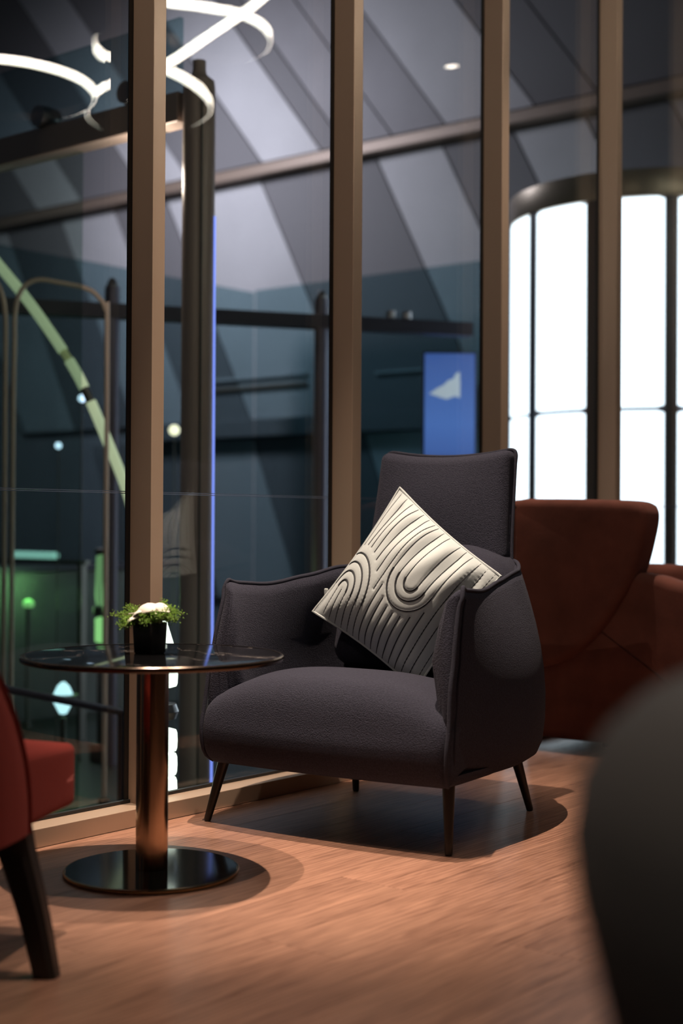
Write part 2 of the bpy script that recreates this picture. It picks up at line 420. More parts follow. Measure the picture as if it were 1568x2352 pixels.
# ================================================================== CHARCOAL ARMCHAIR
CA = R(-32.3)
chair = thing('armchair', 'charcoal boucle armchair with a tall headrest and slim legs, holding the pale patterned cushion', 'armchair', (0.1210, 3.853, 0), CA)
half = [(.360, -.298), (.376, -.18), (.390, -.02), (.386, .13), (.352, .26), (.283, .355), (.165, .412), (0, .43)]
hrim = [(.350, -.235), (.343, -.13), (.320, .01), (.302, .12), (.286, .23), (.238, .322), (.15, .345), (0, .355)]
NS = 89
def upath_of(h): return catmull([(a, b, 0) for a, b in h] + [(-a, b, 0) for a, b in h[-2::-1]], NS)
path = upath_of(half); rpath = upath_of(hrim)
def zrim(s):        # s = 1 front, 0 back
    return 0.630 + 0.012 * sstep(.95, .6, s) + 0.022 * sstep(.65, .42, s) + 0.025 * sstep(.42, .25, s)
sec = [(-.085, .158), (-.045, .161), (-.020, .178), (-.006, .21), (.001, .27), (.002, .34), (0, .40), (0, .45), (0, .50), (0, .545), (0, .58), (0, .60), (0, .617),
       (-.016, .617), (-.030, .590), (-.048, .54), (-.062, .46), (-.068, .36), (-.072, .25), (-.080, .165)]
def shell_pt(i, off, z):
    s = abs(i / (NS - 1) * 2 - 1)
    t = (path[min(NS - 1, i + 1)] - path[max(0, i - 1)]).normalized(); nrm = Vector((t.y, -t.x, 0))
    p = path[i]
    if nrm.dot(Vector((p.x, p.y - .05, 0))) < 0: nrm = -nrm
    zr = zrim(s); tz = max(0.0, (z - .36) / (.617 - .36)); zz = z
    if z > .36: zz = .36 + tz * (zr - .36)
    q = p.lerp(rpath[i], tz ** 1.75)
    q = q + nrm * off
    q.y += (.060 * max(0.0, min(1.0, -off / .05)) - .014) * (1 - sstep(.36, .45, z)) * sstep(.8, 1, s)
    zz -= 0.012 * math.exp(-((s - .80) / .10) ** 2) * sstep(.5, .617, z)
    zz += 0.006 * sstep(.94, 1, s) * sstep(.56, .617, z)
    q.x += (1 if q.x > 0 else -1) * .010 * sstep(.92, 1, s) * sstep(.57, .617, z)
    return Vector((q.x, q.y, zz))
V = []; Fc = []
m = len(sec)
for i in range(NS):
    for (o_, z_) in sec: V.append(shell_pt(i, o_, z_))
for i in range(NS - 1):
    for k in range(m):
        Fc.append((i * m + k, i * m + (k + 1) % m, (i + 1) * m + (k + 1) % m, (i + 1) * m + k))
for end in (0, NS - 1):
    prev = end * m
    t = (path[0] - path[2]).normalized() if end == 0 else (path[-1] - path[-3]).normalized()
    for (sc_k, dist) in ((.86, .009), (.60, .016), (.25, .019)):
        st = len(V)
        for (o_, z_) in sec:
            zc = max(.158 + .035 * (1 - sc_k), min(.617 - .030 * (1 - sc_k), z_))
            V.append(shell_pt(end, -.033 + (o_ + .033) * sc_k, zc) + Vector(t) * dist)
        for k in range(m): Fc.append((prev + k, prev + (k + 1) % m, st + (k + 1) % m, st + k))
        prev = st
    Fc.append(tuple(prev + k for k in range(m)))
shell = mesh('arm_shell', V, Fc, M['boucle'], chair)
# piping on the rim, running down both arm fronts to the seat corner
rimp = []
down = ((.36, .003), (.40, .003), (.45, .003), (.50, .003), (.545, .003), (.58, .003), (.60, .003))
for sd in (0, NS - 1):
    col_ = [shell_pt(sd, o_, z_) + Vector((0, -.004, 0)) for z_, o_ in down]
    sg = 1 if col_[0].x > 0 else -1
    col_ = [Vector((sg * .352, -.300, .166)), Vector((sg * .362, -.326, .19)), Vector((sg * .3665, -.334, .25)), Vector((sg * .366, -.322, .31))] + col_[1:]
    if sd == 0: rimp = col_ + [shell_pt(i, -.004, .617) + Vector((0, 0, .005)) for i in range(NS)]
    else: rimp += col_[::-1]
tube('piping', catmull(rimp, 280), 0.0058, M['piping'], shell, seg=8)
for sd in (2, NS - 3):
    pp = [shell_pt(sd, .002, z_) for z_ in (.34, .40, .45, .50, .545, .58, .60)]
    sg = 1 if pp[0].x > 0 else -1
    pp = [Vector((sg * .350, -.275, .17)), Vector((sg * .367, -.296, .22)), Vector((sg * .369, -.298, .28))] + pp
    tube('stitched_welt', catmull(pp, 40), 0.0026, M['piping'], shell, seg=6)
# seat: an outline in (depth, height) lofted across the width
def seat_ring(a, ins):
    fa = abs(a) / .366
    zt = .419 - .083 * min(1.0, fa) ** 3.0
    bf = -.338 - .020 * math.cos(min(1, fa) * 1.45)
    pr_ = [(.25, .163), (0, .160), (bf + .075, .160), (bf + .028, .168), (bf + .006, .195), (bf - .004, .24), (bf + .002, .285), (bf + .018, .285 + (zt - .285) * .50), (bf + .052, .285 + (zt - .285) * .82), (bf + .105, zt - .006), (bf + .170, zt), (bf + .26, zt - .008), (-.0, zt - .028), (.12, zt - .042), (.25, zt - .05), (.27, .30), (.265, .2)]
    P = [Vector((q[0], q[1])) for q in catmull([(b, z, 0) for b, z in pr_], 68, True)]
    out = []
    for k in range(len(P)):
        t = (P[(k + 1) % len(P)] - P[k - 1]).normalized(); n_ = Vector((-t.y, t.x))
        out.append(P[k] - n_ * ins)
    return out
def seat_mesh():
    sets = []
    r_ = .030; hw = .368
    for k in range(6):
        an = k / 5 * math.pi / 2; sets.append((-(hw - r_ * (1 - math.cos(an))) if False else -hw + r_ * (1 - math.cos(an)), r_ * (1 - math.sin(an))))
    for k in range(1, 34): sets.append((-hw + r_ + (2 * hw - 2 * r_) * k / 34, 0))
    for k in range(6):
        an = k / 5 * math.pi / 2; sets.append((hw - r_ + r_ * math.sin(an), r_ * (1 - math.cos(an))))
    V = []; Fc = []; n = 0
    for a, ins in sets:
        rg = seat_ring(a, ins)
        ar = 0
        n = len(rg)
        for q in rg: V.append((a * (1 - .24 * sstep(-.05, .27, q.x)), q.x, q.y))
    for i in range(len(sets) - 1):
        for k in range(n): Fc.append((i * n + k, i * n + (k + 1) % n, (i + 1) * n + (k + 1) % n, (i + 1) * n + k))
    Fc.append(tuple(range(n))); Fc.append(tuple((len(sets) - 1) * n + k for k in range(n)))
    return V, Fc
mesh('seat_cushion', *seat_mesh(), M['boucle'], chair, auto=60)
box('underside_panel', -.30, .30, -.27, .30, .1565, .172, M['dark'], chair, bev=.004)
def back_def(x, y, z):
    y += .05 * (z / .17) + .025 * (x / .28) ** 2 * -1
    y -= .02 * math.cos(x / .28 * 1.5) * math.cos(z / .18 * 1.4) * (1 if y < .05 else 0)
    z -= .05 * sstep(.10, .30, abs(x)) * sstep(0, .15, z)
    return x, y, z
rbox('back_cushion', (0, .255, .562), (.262, .090, .176), .065, M['boucle'], chair, back_def, n=14)
HW, HH = .211, .156
def head_def(x, y, z):
    zn = (z / HH + 1) / 2
    x *= 1.065 - .075 * zn + .012 * (2 * zn - 1) ** 4
    if zn > .6: z += .020 * (x / HW) ** 2 * sstep(.6, 1, zn) - .010 * sstep(.6, 1, zn)
    y += (zn - .2) * .062 + (.018 * (1 - (x / HW) ** 2) * (1 - (2 * zn - 1) ** 2) * (-1 if y < 0 else 1))
    # pinch thickness towards the seam
    return x, y, z
hr = rbox('headrest', (-.008, .322, .845), (HW, .042, HH), .026, M['boucle'], chair, head_def, n=16)
hp = []
def hpt(x, z):
    p = head_def(x, 0.012, z); return (p[0] - .008, p[1] + .322, p[2] + .845)
e = .002
hp += [hpt(-HW - e, -HH + .3 * HH * i / 3) for i in range(0, 3)] + [hpt(-HW - e, z) for z in [-.08, -.03, .02, .07, .115, .14]]
hp += [hpt(-HW + .006, HH - .003)] + [hpt(x * HW, HH + e) for x in (-.88, -.6, -.3, 0, .3, .6, .88)] + [hpt(HW - .006, HH - .003)]
hp += [hpt(HW + e, z) for z in [.14, .115, .07, .02, -.03, -.08]] + [hpt(HW + e, -HH + .3 * HH * i / 3) for i in (2, 1, 0)]
tube('piping', catmull(hp, 150), 0.0058, M['piping'], hr, seg=8)
for (ax, ay, tx, ty) in ((.350, -.290, .334, -.262), (-.373, -.298, -.340, -.262), (.287, .310, .258, .262), (-.267, .285, -.250, .250)):
    pts = [(tx + (ax - tx) * t, ty + (ay - ty) * t, .175 - .1745 * t) for t in (0, .2, .4, .6, .8, .97, 1)]
    tube('leg', pts, [.0165, .0150, .0135, .012, .0108, .0098, .0080], M['legdark'], chair, seg=16)

# ------------------------------------------------------------------ cushion
CL, CT, CRr, CB = Vector((-.276, .060, .545)), Vector((-.070, .195, .899)), Vector((.264, .165, .656)), Vector((.065, .055, .345))
cush = thing('cushion', 'pale blue grey square cushion with dark curved channel stitching, leaning in the charcoal armchair', 'cushion', (0.1210, 3.853, 0), CA)
cn = ((CT - CL).cross(CB - CL)).normalized()
if cn.y > 0: cn = -cn
def cpos(u, v, side, d=0.0):
    P = CL + (CB - CL) * u + (CT - CL) * v + (CRr - CB - CT + CL) * (u * v)
    # edges bow inwards between corners
    cu, cv = u * 2 - 1, v * 2 - 1
    cen = (CL + CT + CRr + CB) / 4
    bow = .055 * ((1 - cv * cv) * abs(cu) ** 3 + (1 - cu * cu) * abs(cv) ** 3)
    P = P + (cen - P) * bow
    puff = ((1 - abs(cu) ** 2.4) * (1 - abs(cv) ** 2.4)) ** .88
    th = .098 * puff if side > 0 else .058 * puff
    # soft folds fanning from the upper right edge
    fold = .0085 * math.sin(u * 31 + 2.2 * math.sin(v * 5) + v * 4) * sstep(.52, .85, v) * sstep(0, .12, 1 - v) + .003 * math.sin(u * 17 - v * 9) * sstep(.35, .05, v) * sstep(0, .1, v)
    fold += .006 * math.sin(v * 9 + u * 3)*puff*.5
    return P + cn * ((th + (fold * sstep(0, .3, puff) if side > 0 else 0) + d) if side > 0 else -th)
# stitching pattern in (u, v): channel lines, one arch cluster and one U-turn cluster
SP = .0595
A_, B_ = (.135, .235), (.605, .575)
lines = []
def seg_line(p, q, n): return [(p[0] + (q[0] - p[0]) * i / (n - 1), p[1] + (q[1] - p[1]) * i / (n - 1)) for i in range(n)]
bold = []
for k in range(1, 5):
    r = SP * k; pts = []
    if A_[0] - r > .015: pts += seg_line((A_[0] - r, .012), (A_[0] - r, A_[1]), 10)[:-1]; a0 = 180
    else: a0 = math.degrees(math.acos(max(-1, (.015 - A_[0]) / r)))
    arc = [(A_[0] + r * math.cos(R(a)), A_[1] + r * 1.18 * math.sin(R(a))) for a in [a0 * (1 - i / 20) for i in range(21)]]
    pts += arc + seg_line((A_[0] + r, A_[1]), (A_[0] + r, .012), 10)[1:]
    lines.append(pts); bold.append(arc)
lines.append(seg_line((A_[0], .012), (A_[0], A_[1]), 12))
for k in range(1, 4):
    r = SP * (k - .12)
    arc = [(B_[0] - r * math.cos(R(a)), B_[1] - r * 1.18 * math.sin(R(a))) for a in [180 * i / 24 for i in range(25)]]
    lines.append(seg_line((B_[0] - r, .985), (B_[0] - r, B_[1]), 24)[:-1] + arc + seg_line((B_[0] + r, B_[1]), (B_[0] + r, .985), 24)[1:]); bold.append(arc)
rA = SP * 4; rB = SP * 2.88
u = .02 + SP * .3
while u < .41:
    d = abs(u - A_[0]); v0 = A_[1] + (1.18 * math.sqrt(max(0, (rA + .045) ** 2 - d * d)) if d < rA + .045 else 0)
    lines.append(seg_line((u, v0 + .012), (u, .985), 28)); u += SP
u = A_[0] + rA + SP
while u < .99:
    d = abs(u - B_[0])
    if d < rB + .03: v1 = B_[1] - 1.18 * math.sqrt(max(0, (rB + .035) ** 2 - d * d))
    else: v1 = .985
    lines.append(seg_line((u, .012), (u, v1), 34)); u += SP
import numpy as np
allp = np.array([p for l in lines for p in l])
NG = 130
V = []; Fc = []
for side in (1, -1):
    st = len(V)
    n = NG if side > 0 else 40
    for i in range(n):
        for j in range(n):
            u, v = i / (n - 1), j / (n - 1)
            d = 0.0
            if side > 0:
                dd = math.sqrt(float(np.min((allp[:, 0] - u) ** 2 + (allp[:, 1] - v) ** 2)))
                d = -.0028 * math.exp(-(dd / .011) ** 2) * min(1, 12 * min(u, 1 - u, v, 1 - v))
            V.append(cpos(u, v, side, d))
    for i in range(n - 1):
        for j in range(n - 1):
            Fc.append((st + i * n + j, st + (i + 1) * n + j, st + (i + 1) * n + j + 1, st + i * n + j + 1))
mesh('cushion_cover', V, Fc, M['velvet_pale'], cush)
for l in lines:
    pts = [cpos(p[0], p[1], 1, -.0018) for p in l]
    if len(pts) > 3: tube('stitch_line', pts, .0016, M['cord'], cush, seg=6)
for l in bold:
    tube('stitch_arc', [cpos(p[0], p[1], 1, -.0004) for p in l], .0025, M['cord'], cush, seg=6)
edge = [cpos(t, 0, 1) for t in np.linspace(0, 1, 30)] + [cpos(1, t, 1) for t in np.linspace(0, 1, 30)][1:] + [cpos(1 - t, 1, 1) for t in np.linspace(0, 1, 30)][1:] + [cpos(0, 1 - t, 1) for t in np.linspace(0, 1, 30)][1:-1]
tube('edge_seam', edge, .0035, M['velvet_pale'], cush, seg=6, closed=True)
zt = cpos(0, .12, 1)
rbox('zip_tab', (zt.x - .004, zt.y + .012, zt.z + .012), (.006, .004, .010), .0035, M['velvet_pale'], cush, n=3)

# ================================================================== SIDE TABLE
tb = thing('side_table', 'round black marble side table on a brushed bronze column beside the window', 'table', (-.4270, 3.2405, 0))
lathe('table_top', [(.0, .484), (.280, .484), (.2905, .4855), (.2905, .4955), (.287, .496), (.0, .496)], M['marble'], tb, seg=96)
lathe('table_rim', [(.2905, .4830), (.295, .4832), (.2975, .4865), (.298, .490), (.2972, .4940), (.2945, .4962), (.2905, .4962), (.2903, .490)], M['rim'], tb, seg=96)
lathe('column', [(.0365, .012), (.0365, .470), (.060, .472), (.060, .4835), (.0, .4835)], M['column'], tb, seg=64)
lathe('base_plate', [(.0, .002), (.1945, .002), (.1945, .0098), (.193, .011), (.0, .0115)], M['base'], tb, seg=96)
lathe('base_rim', [(.1945, .0), (.1975, .0005), (.1985, .003), (.1985, .0085), (.1972, .0104), (.1946, .0106), (.1944, .004)], M['brass'], tb, seg=96)

# ------------------------------------------------------------------ flower arrangement
fx, fy, fz = -.4385, 3.270, .4962
fl_ = thing('flower_arrangement', 'small square black pot of white flowers and green moss sprigs on the side table', 'plant', (fx, fy, fz), R(-34))
def pot_mesh():
    h = .071; a = .0265; b = .0292; t = .003; V = []; Fc = []
    def ring(s, z, r=.004):
        st = len(V)
        for (sx, sy, a0) in ((1, 1, 0), (-1, 1, 90), (-1, -1, 180), (1, -1, 270)):
            for k in range(4):
                an = R(a0 + 30 * k); V.append((sx * (s - r) + r * math.cos(an), sy * (s - r) + r * math.sin(an), z))
        return st
    rs = [ring(a - .002, 0), ring(a, .002), ring(b, h - .0015), ring(b - .001, h), ring(b - t, h), ring(b - t - .001, h - .012)]
    for p, q in zip(rs, rs[1:]):
        for k in range(16): Fc.append((p + k, p + (k + 1) % 16, q + (k + 1) % 16, q + k))
    Fc.append(tuple(range(16))); Fc.append(tuple(rs[-1] + k for k in range(16)))
    return V, Fc
mesh('pot', *pot_mesh(), M['pot'], fl_, auto=50)
# children are easier to place in view axes: undo the pot's turn
FR = Matrix.Rotation(R(34), 4, 'Z')
def petal(center, length, width, yaw, tilt, cup, name='petal'):
    V = []; Fc = []; nu, nv = 10, 10
    rot = Matrix.Rotation(yaw, 4, 'Z') @ Matrix.Rotation(-tilt, 4, 'Y')
    for s in (0, 1):
        for i in range(nu + 1):
            for j in range(nv + 1):
                u = i / nu; v = j / nv * 2 - 1
                wdt = width * (math.sin(min(1, u * 1.12) ** .75 * math.pi * .93) * .92 + .10)
                q = Vector((length * u, wdt * v * .5, cup * (math.sin(u * 2.6) * .55 * length + (v * v) * wdt * .5 * (1 - u * .3)) - s * .0012))
                q.z += .0012 * math.sin(v * 5 + u * 4)
                V.append(FR @ (Vector(center) + rot @ q))
    n = (nu + 1) * (nv + 1)
    for s in (0, 1):
        for i in range(nu):
            for j in range(nv):
                a = s * n + i * (nv + 1) + j; Fc.append((a, a + nv + 1, a + nv + 2, a + 1))
    for i in range(nu):
        for j in (0, nv):
            a = i * (nv + 1) + j; Fc.append((a, a + nv + 1, n + a + nv + 1, n + a))
    for j in range(nv):
        for i in (0, nu):
            a = i * (nv + 1) + j; Fc.append((a, a + 1, n + a + 1, n + a))
    return mesh(name, V, Fc, M['petal'], fl_)
# main bloom: a domed cluster of overlapping petals, one petal falling to the left
def dome(c, rx, ry, rz, rot, name='petal', t0=.0, bite=0):
    V = []; Fc = []; nu, nv = 12, 18
    rm = Matrix.Rotation(rot[0], 4, 'X') @ Matrix.Rotation(rot[1], 4, 'Y') @ Matrix.Rotation(rot[2], 4, 'Z')
    for sft in (1.0, .95):
        for i in range(nu + 1):
            th = i / nu * 1.45
            for k in range(nv):
                a = 2 * math.pi * k / nv
                rr = 1 + .06 * math.sin(a * 3 + bite) * (i / nu)
                q = Vector((rx * math.sin(th) * math.cos(a) * rr, ry * math.sin(th) * math.sin(a) * rr, rz * math.cos(th) * 1.0)) * sft
                V.append(FR @ (Vector(c) + rm @ q))
    n = (nu + 1) * nv
    for s in (0, 1):
        for i in range(nu):
            for k in range(nv):
                a = s * n + i * nv; Fc.append((a + k, a + (k + 1) % nv, a + nv + (k + 1) % nv, a + nv + k))
    for k in range(nv): Fc.append((nu * nv + k, nu * nv + (k + 1) % nv, n + nu * nv + (k + 1) % nv, n + nu * nv + k))
    return mesh(name, V, Fc, M['petal'], fl_)
dome((.000, -.006, .0865), .032, .031, .029, (R(-8), R(-14), 0))
dome((.022, -.002, .092), .024, .026, .024, (R(-10), R(26), 0), bite=1.2)
dome((-.010, -.018, .083), .029, .020, .020, (R(-38), R(-16), 0), bite=2.0)
dome((.012, -.026, .079), .020, .016, .020, (R(-55), R(10), 0), bite=.6)
dome((-.033, -.022, .0715), .021, .014, .014, (R(-24), R(-30), 0), bite=.3)
petal((-.012, -.010, .083), .036, .024, R(188), R(8), .25)
petal((.010, -.012, .090), .040, .030, R(-20), R(6), .22)
petal((.0, .006, .086), .036, .032, R(70), R(20), .3)
def sprig(c, d, length, spread, nleaf, seed, name='moss_sprig'):
    rnd = random.Random(seed); V = []; Fc = []; d = Vector(d).normalized()
    o = thing_part = None
    stems = []
    for s in range(7):
        e_ = Vector(c) + d * length * rnd.uniform(.55, 1.0) + Vector((rnd.uniform(-1, 1), rnd.uniform(-1, 1), rnd.uniform(-.6, .9))) * spread
        mid = (Vector(c) + e_) / 2 + Vector((0, 0, .006))
        stems.append((Vector(c), mid, e_))
    def leafblob(p, r, axis):
        st = len(V); a = axis.normalized(); b = a.orthogonal().normalized(); c2 = a.cross(b)
        pts = [p - a * r * .2] + [p + a * r * .9 + (b * math.cos(k * 2.1) + c2 * math.sin(k * 2.1)) * r * .75 for k in range(3)] + [p + a * r * 1.9]
        for q in pts: V.append(FR @ q)
        for k in range(3):
            Fc.append((st, st + 1 + k, st + 1 + (k + 1) % 3)); Fc.append((st + 4, st + 1 + (k + 1) % 3, st + 1 + k))
    for n_ in range(nleaf):
        s = rnd.choice(stems); t = rnd.uniform(.25, 1.0) ** .7
        p = s[0] * (1 - t) ** 2 + s[1] * 2 * t * (1 - t) + s[2] * t * t
        ax = Vector((rnd.gauss(0, 1), rnd.gauss(0, 1), rnd.gauss(.3, 1)))
        p = p + ax.normalized() * rnd.uniform(0, .0105)
        leafblob(p, rnd.uniform(.0014, .0027), ax)
    ob = mesh(name, V, Fc, M['leaf'], fl_, smooth=False)
    SV = []; SF = []
    for s in stems:
        v, f = tube_vf([FR @ q for q in catmull(s, 7)], .0006, 5, base=len(SV)); SV += v; SF += f
    mesh('stem', SV, SF, M['stem'], ob)
    return ob
sprig((-.020, -.004, .076), (-1, -.1, .10), .058, .016, 520, 1)
sprig((-.022, -.016, .074), (-.9, -.3, -.15), .052, .013, 420, 2)
sprig((-.018, .008, .080), (-.8, .3, .5), .040, .014, 300, 3)
sprig((.020, -.004, .082), (1, -.1, .28), .054, .015, 480, 4)
sprig((.024, -.020, .076), (.9, -.2, .10), .040, .014, 380, 5)
sprig((.018, .014, .088), (.35, .3, .9), .030, .012, 260, 6)
sprig((-.004, -.026, .082), (-.1, -.5, -.55), .016, .011, 300, 7)
sprig((.012, -.026, .078), (.5, -.4, .15), .022, .012, 240, 8)

# ================================================================== RED CHAIR (left foreground)
rc = thing('tub_chair', 'red wool chair with black curved legs at the left edge in front of the window', 'chair', (-.815, 2.605, 0), R(-11.5))
def rseat(x, y, z):
    if z > 0: z += .018 * math.cos(x / .25 * 1.45) * math.cos(y / .26 * 1.2) - .012 * sstep(.0, .26, y) 
    return x, y, z
rbox('seat', (0, .0, .308), (.252, .252, .066), .015, M['red'], rc, rseat, n=12)
upath = catmull([(.268, -.060, 0), (.272, -.12, 0), (.264, -.20, 0), (.215, -.285, 0), (.11, -.335, 0), (0, -.348, 0), (-.11, -.335, 0), (-.215, -.285, 0), (-.264, -.20, 0), (-.272, -.12, 0), (-.268, -.060, 0)], 61)
V = []; Fc = []; NV = 14
def rshell(i, j, off):
    n_ = len(upath); s = abs(i / (n_ - 1) * 2 - 1); v = j / NV
    p = upath[i]; t = (upath[min(n_ - 1, i + 1)] - upath[max(0, i - 1)]).normalized(); nr = Vector((t.y, -t.x, 0))
    if nr.dot(p - Vector((0, -.05, 0))) < 0: nr = -nr
    ztop = .80 - .06 * s
    z = .252 + (ztop - .252) * v
    q = p + nr * (off + .010 * v)
    # front edge raked backwards, higher up
    q.y -= min(.24, .45 * v ** 2.2) * sstep(.15, 1, s)
    q.y -= .05 * v * (1 - s)
    return Vector((q.x, q.y, z))
offs = [-.022, -.010, .010, .022]
ROW = []
prof = []
for j in range(NV + 1): prof.append((j, .022))
prof += [(NV + .25, .012), (NV + .25, -.012)]
for j in range(NV, -1, -1): prof.append((j, -.022))
m = len(prof)
for i in range(61):
    for (j, o_) in prof: V.append(rshell(i, j, o_))
for i in range(60):
    for k in range(m): Fc.append((i * m + k, i * m + (k + 1) % m, (i + 1) * m + (k + 1) % m, (i + 1) * m + k))
Fc.append(tuple(range(m))); Fc.append(tuple(60 * m + k for k in range(m)))
rs = mesh('back_shell', V, Fc, M['red'], rc, auto=60)
for end in (0, 60):
    for o_ in (.0225, -.0225):
        tube('seam', [rshell(end, j, o_) + Vector((0, .001, 0)) for j in range(NV + 1)], .0042, M['redpipe'], rs, seg=6)
def chair_leg(sx, y0, yf, splay):
    pts = [(sx * .232, y0, .300), (sx * .250, y0, .262), (sx * (.250 + splay * .16), y0 + (yf - y0) * .12, .225), (sx * (.250 + splay * .42), y0 + (yf - y0) * .35, .165), (sx * (.250 + splay * .72), y0 + (yf - y0) * .65, .090), (sx * (.250 + splay), yf, .0)]
    C_ = catmull(pts, 16); V = []; Fc = []
    for i, p in enumerate(C_):
        t = i / 15; hw = .038 - .017 * t; hd = .030 - .012 * t
        ring = [(-1, -.6), (-.6, -1), (.6, -1), (1, -.6), (1, .6), (.6, 1), (-.6, 1), (-1, .6)]
        for (a, b) in ring: V.append((p.x + a * hw, p.y + b * hd, max(0.0, p.z)))
    for i in range(15):
        for k in range(8): Fc.append((i * 8 + k, i * 8 + (k + 1) % 8, (i + 1) * 8 + (k + 1) % 8, (i + 1) * 8 + k))
    Fc.append(tuple(range(8))[::-1]); Fc.append(tuple(15 * 8 + k for k in range(8)))
    mesh('leg', V, Fc, M['blackwood'], rc, auto=40)
for sx in (1, -1):
    chair_leg(sx, -.050, -.043, .068); chair_leg(sx * .8, -.255, -.34, .05)

# ================================================================== RUST WING CHAIR
wc = thing('wing_chair', 'rust velvet wing chair with one high rounded side behind the charcoal armchair', 'armchair', (.726, 5.06, 0), R(-39.15))
arm_prof = [(-.06, .040), (.2, .036), (.5, .036), (.78, .040), (.82, .10), (.83, .30), (.82, .50), (.76, .565), (.62, .585), (.50, .605), (.40, .628), (.2, .64), (-.02, .64), (-.09, .60), (-.095, .35), (-.09, .10)]
wing_prof = [(-.13, .285), (-.05, .282), (0, .290), (.07, .310), (.135, .345), (.20, .400), (.255, .462), (.30, .525), (.338, .590), (.366, .66), (.388, .74), (.402, .81), (.398, .850), (.372, .872), (.30, .880), (.15, .884), (0, .886), (-.10, .884), (-.135, .85), (-.14, .6), (-.138, .4)]
for k, (y0, y1, yy0, yy1, ys) in enumerate(((0.0, .12, -.03, .10, -1), (.66, .78, .68, .81, 1))):
    a = slab('side_arm', arm_prof, y0, y1, .035, M['rust'], wc, smooth_pts=90)
    yp = (y0 if ys < 0 else y1) + .0105 * (1 if ys < 0 else -1)
    io = inset_outline(arm_prof, .026)
    tube('piping', [(q.x, yp - .0 , q.y) for q in io], .005, M['rustpipe'], a, seg=6, closed=True)
    if ys > 0: continue
    wg = slab('wing', wing_prof, yy0, yy1, .030, M['rust'], wc, smooth_pts=100)
    yp = (yy0 if ys < 0 else yy1) + .008 * (1 if ys < 0 else -1)
    io = inset_outline(wing_prof, .024)
    tube('piping', [(q.x, yp, q.y) for q in io], .005, M['rustpipe'], wg, seg=6, closed=True)
rbox('backrest', (-.03, .39, .50), (.085, .33, .375), .05, M['rust'], wc, n=8)
rbox('seat_cushion', (.42, .39, .33), (.40, .29, .11), .05, M['rust'], wc, n=8)
box('base_frame', -.05, .78, .08, .70, .042, .22, M['rust'], wc, bev=.01)
for (x_, y_) in ((.154, .177), (.66, .18), (.154, .62), (.66, .62)):
    tube('leg', [(x_, y_, .08), (x_, y_, .035), (x_, y_, .0)], [.022, .019, .015], M['legdark'], wc, seg=12)

# ================================================================== DARK TUB CHAIR (right foreground)
tc = thing('lounge_chair', 'dark charcoal rounded lounge chair close to the camera at the right edge', 'armchair', (.466, .80, 0))
seg = 72; V = []; Fc = []
pr = [(.215, .16), (.235, .20), (.262, .30), (.285, .40), (.296, .45), (.309, .50), (.320, .545), (.329, .58), (.3325, .614), (.328, .645), (.313, .673), (.291, .694), (.268, .706), (.248, .702), (.236, .682), (.232, .63), (.230, .52), (.228, .42), (.226, .36)]
for (r_, z_) in pr:
    for k in range(seg):
        a = 2 * math.pi * k / seg; front = sstep(.2, .95, math.cos(a - R(55)))
        z2 = z_ if z_ < .36 else .36 + (z_ - .36) * (1 - .62 * front)
        V.append((r_ * math.cos(a), r_ * math.sin(a), z2))
n = len(pr)
for i in range(n - 1):
    for k in range(seg): Fc.append((i * seg + k, i * seg + (k + 1) % seg, (i + 1) * seg + (k + 1) % seg, (i + 1) * seg + k))
Fc.append(tuple(range(seg))[::-1]); Fc.append(tuple((n - 1) * seg + k for k in range(seg)))
mesh('shell', V, Fc, M['tub'], tc, auto=60)
lathe('seat_cushion', [(0, .361), (.21, .361), (.222, .38), (.222, .425), (.20, .45), (.10, .462), (0, .464)], M['tub'], tc, seg=48, auto=60)
for k in range(4):
    a = R(45 + 90 * k)
    tube('leg', [(.17 * math.cos(a), .17 * math.sin(a), .165), (.21 * math.cos(a), .21 * math.sin(a), 0)], [.016, .011], M['legdark'], tc, seg=12)

# ================================================================== LAMPS IN THE LOUNGE
def ribbon(pts, center, hgt, thick, parent, closed=True):
    """LED ribbon: outer face lit, body metal.  pts in window frame"""
    n = len(pts); body = []; led = []
    for i in range(n):
        p = Vector(pts[i]); t = (Vector(pts[(i + 1) % n]) - Vector(pts[i - 1])).normalized()
        o = (p - center); o.z = 0; o = o - t * o.dot(t); o.normalize(); up = t.cross(o).normalized()
        if up.z < 0: up = -up
        body.append((p - up * hgt / 2 - o * thick, p + up * hgt / 2 - o * thick, p + up * hgt / 2, p - up * hgt / 2))
        led.append((p - up * hgt * .46 + o * .0005, p + up * hgt * .46 + o * .0005, p + up * hgt * .46 + o * .004, p - up * hgt * .46 + o * .004))
    for nm, rows, mt in (('ring_body', body, M['ringback']), ('led_strip', led, M['ring'])):
        V = [q for r_ in rows for q in r_]; Fc = []
        for i in range(n):
            j = (i + 1) % n
            for k in range(4): Fc.append((i * 4 + k, i * 4 + (k + 1) % 4, j * 4 + (k + 1) % 4, j * 4 + k))
        mesh(nm, V, Fc, mt, parent, auto=60)
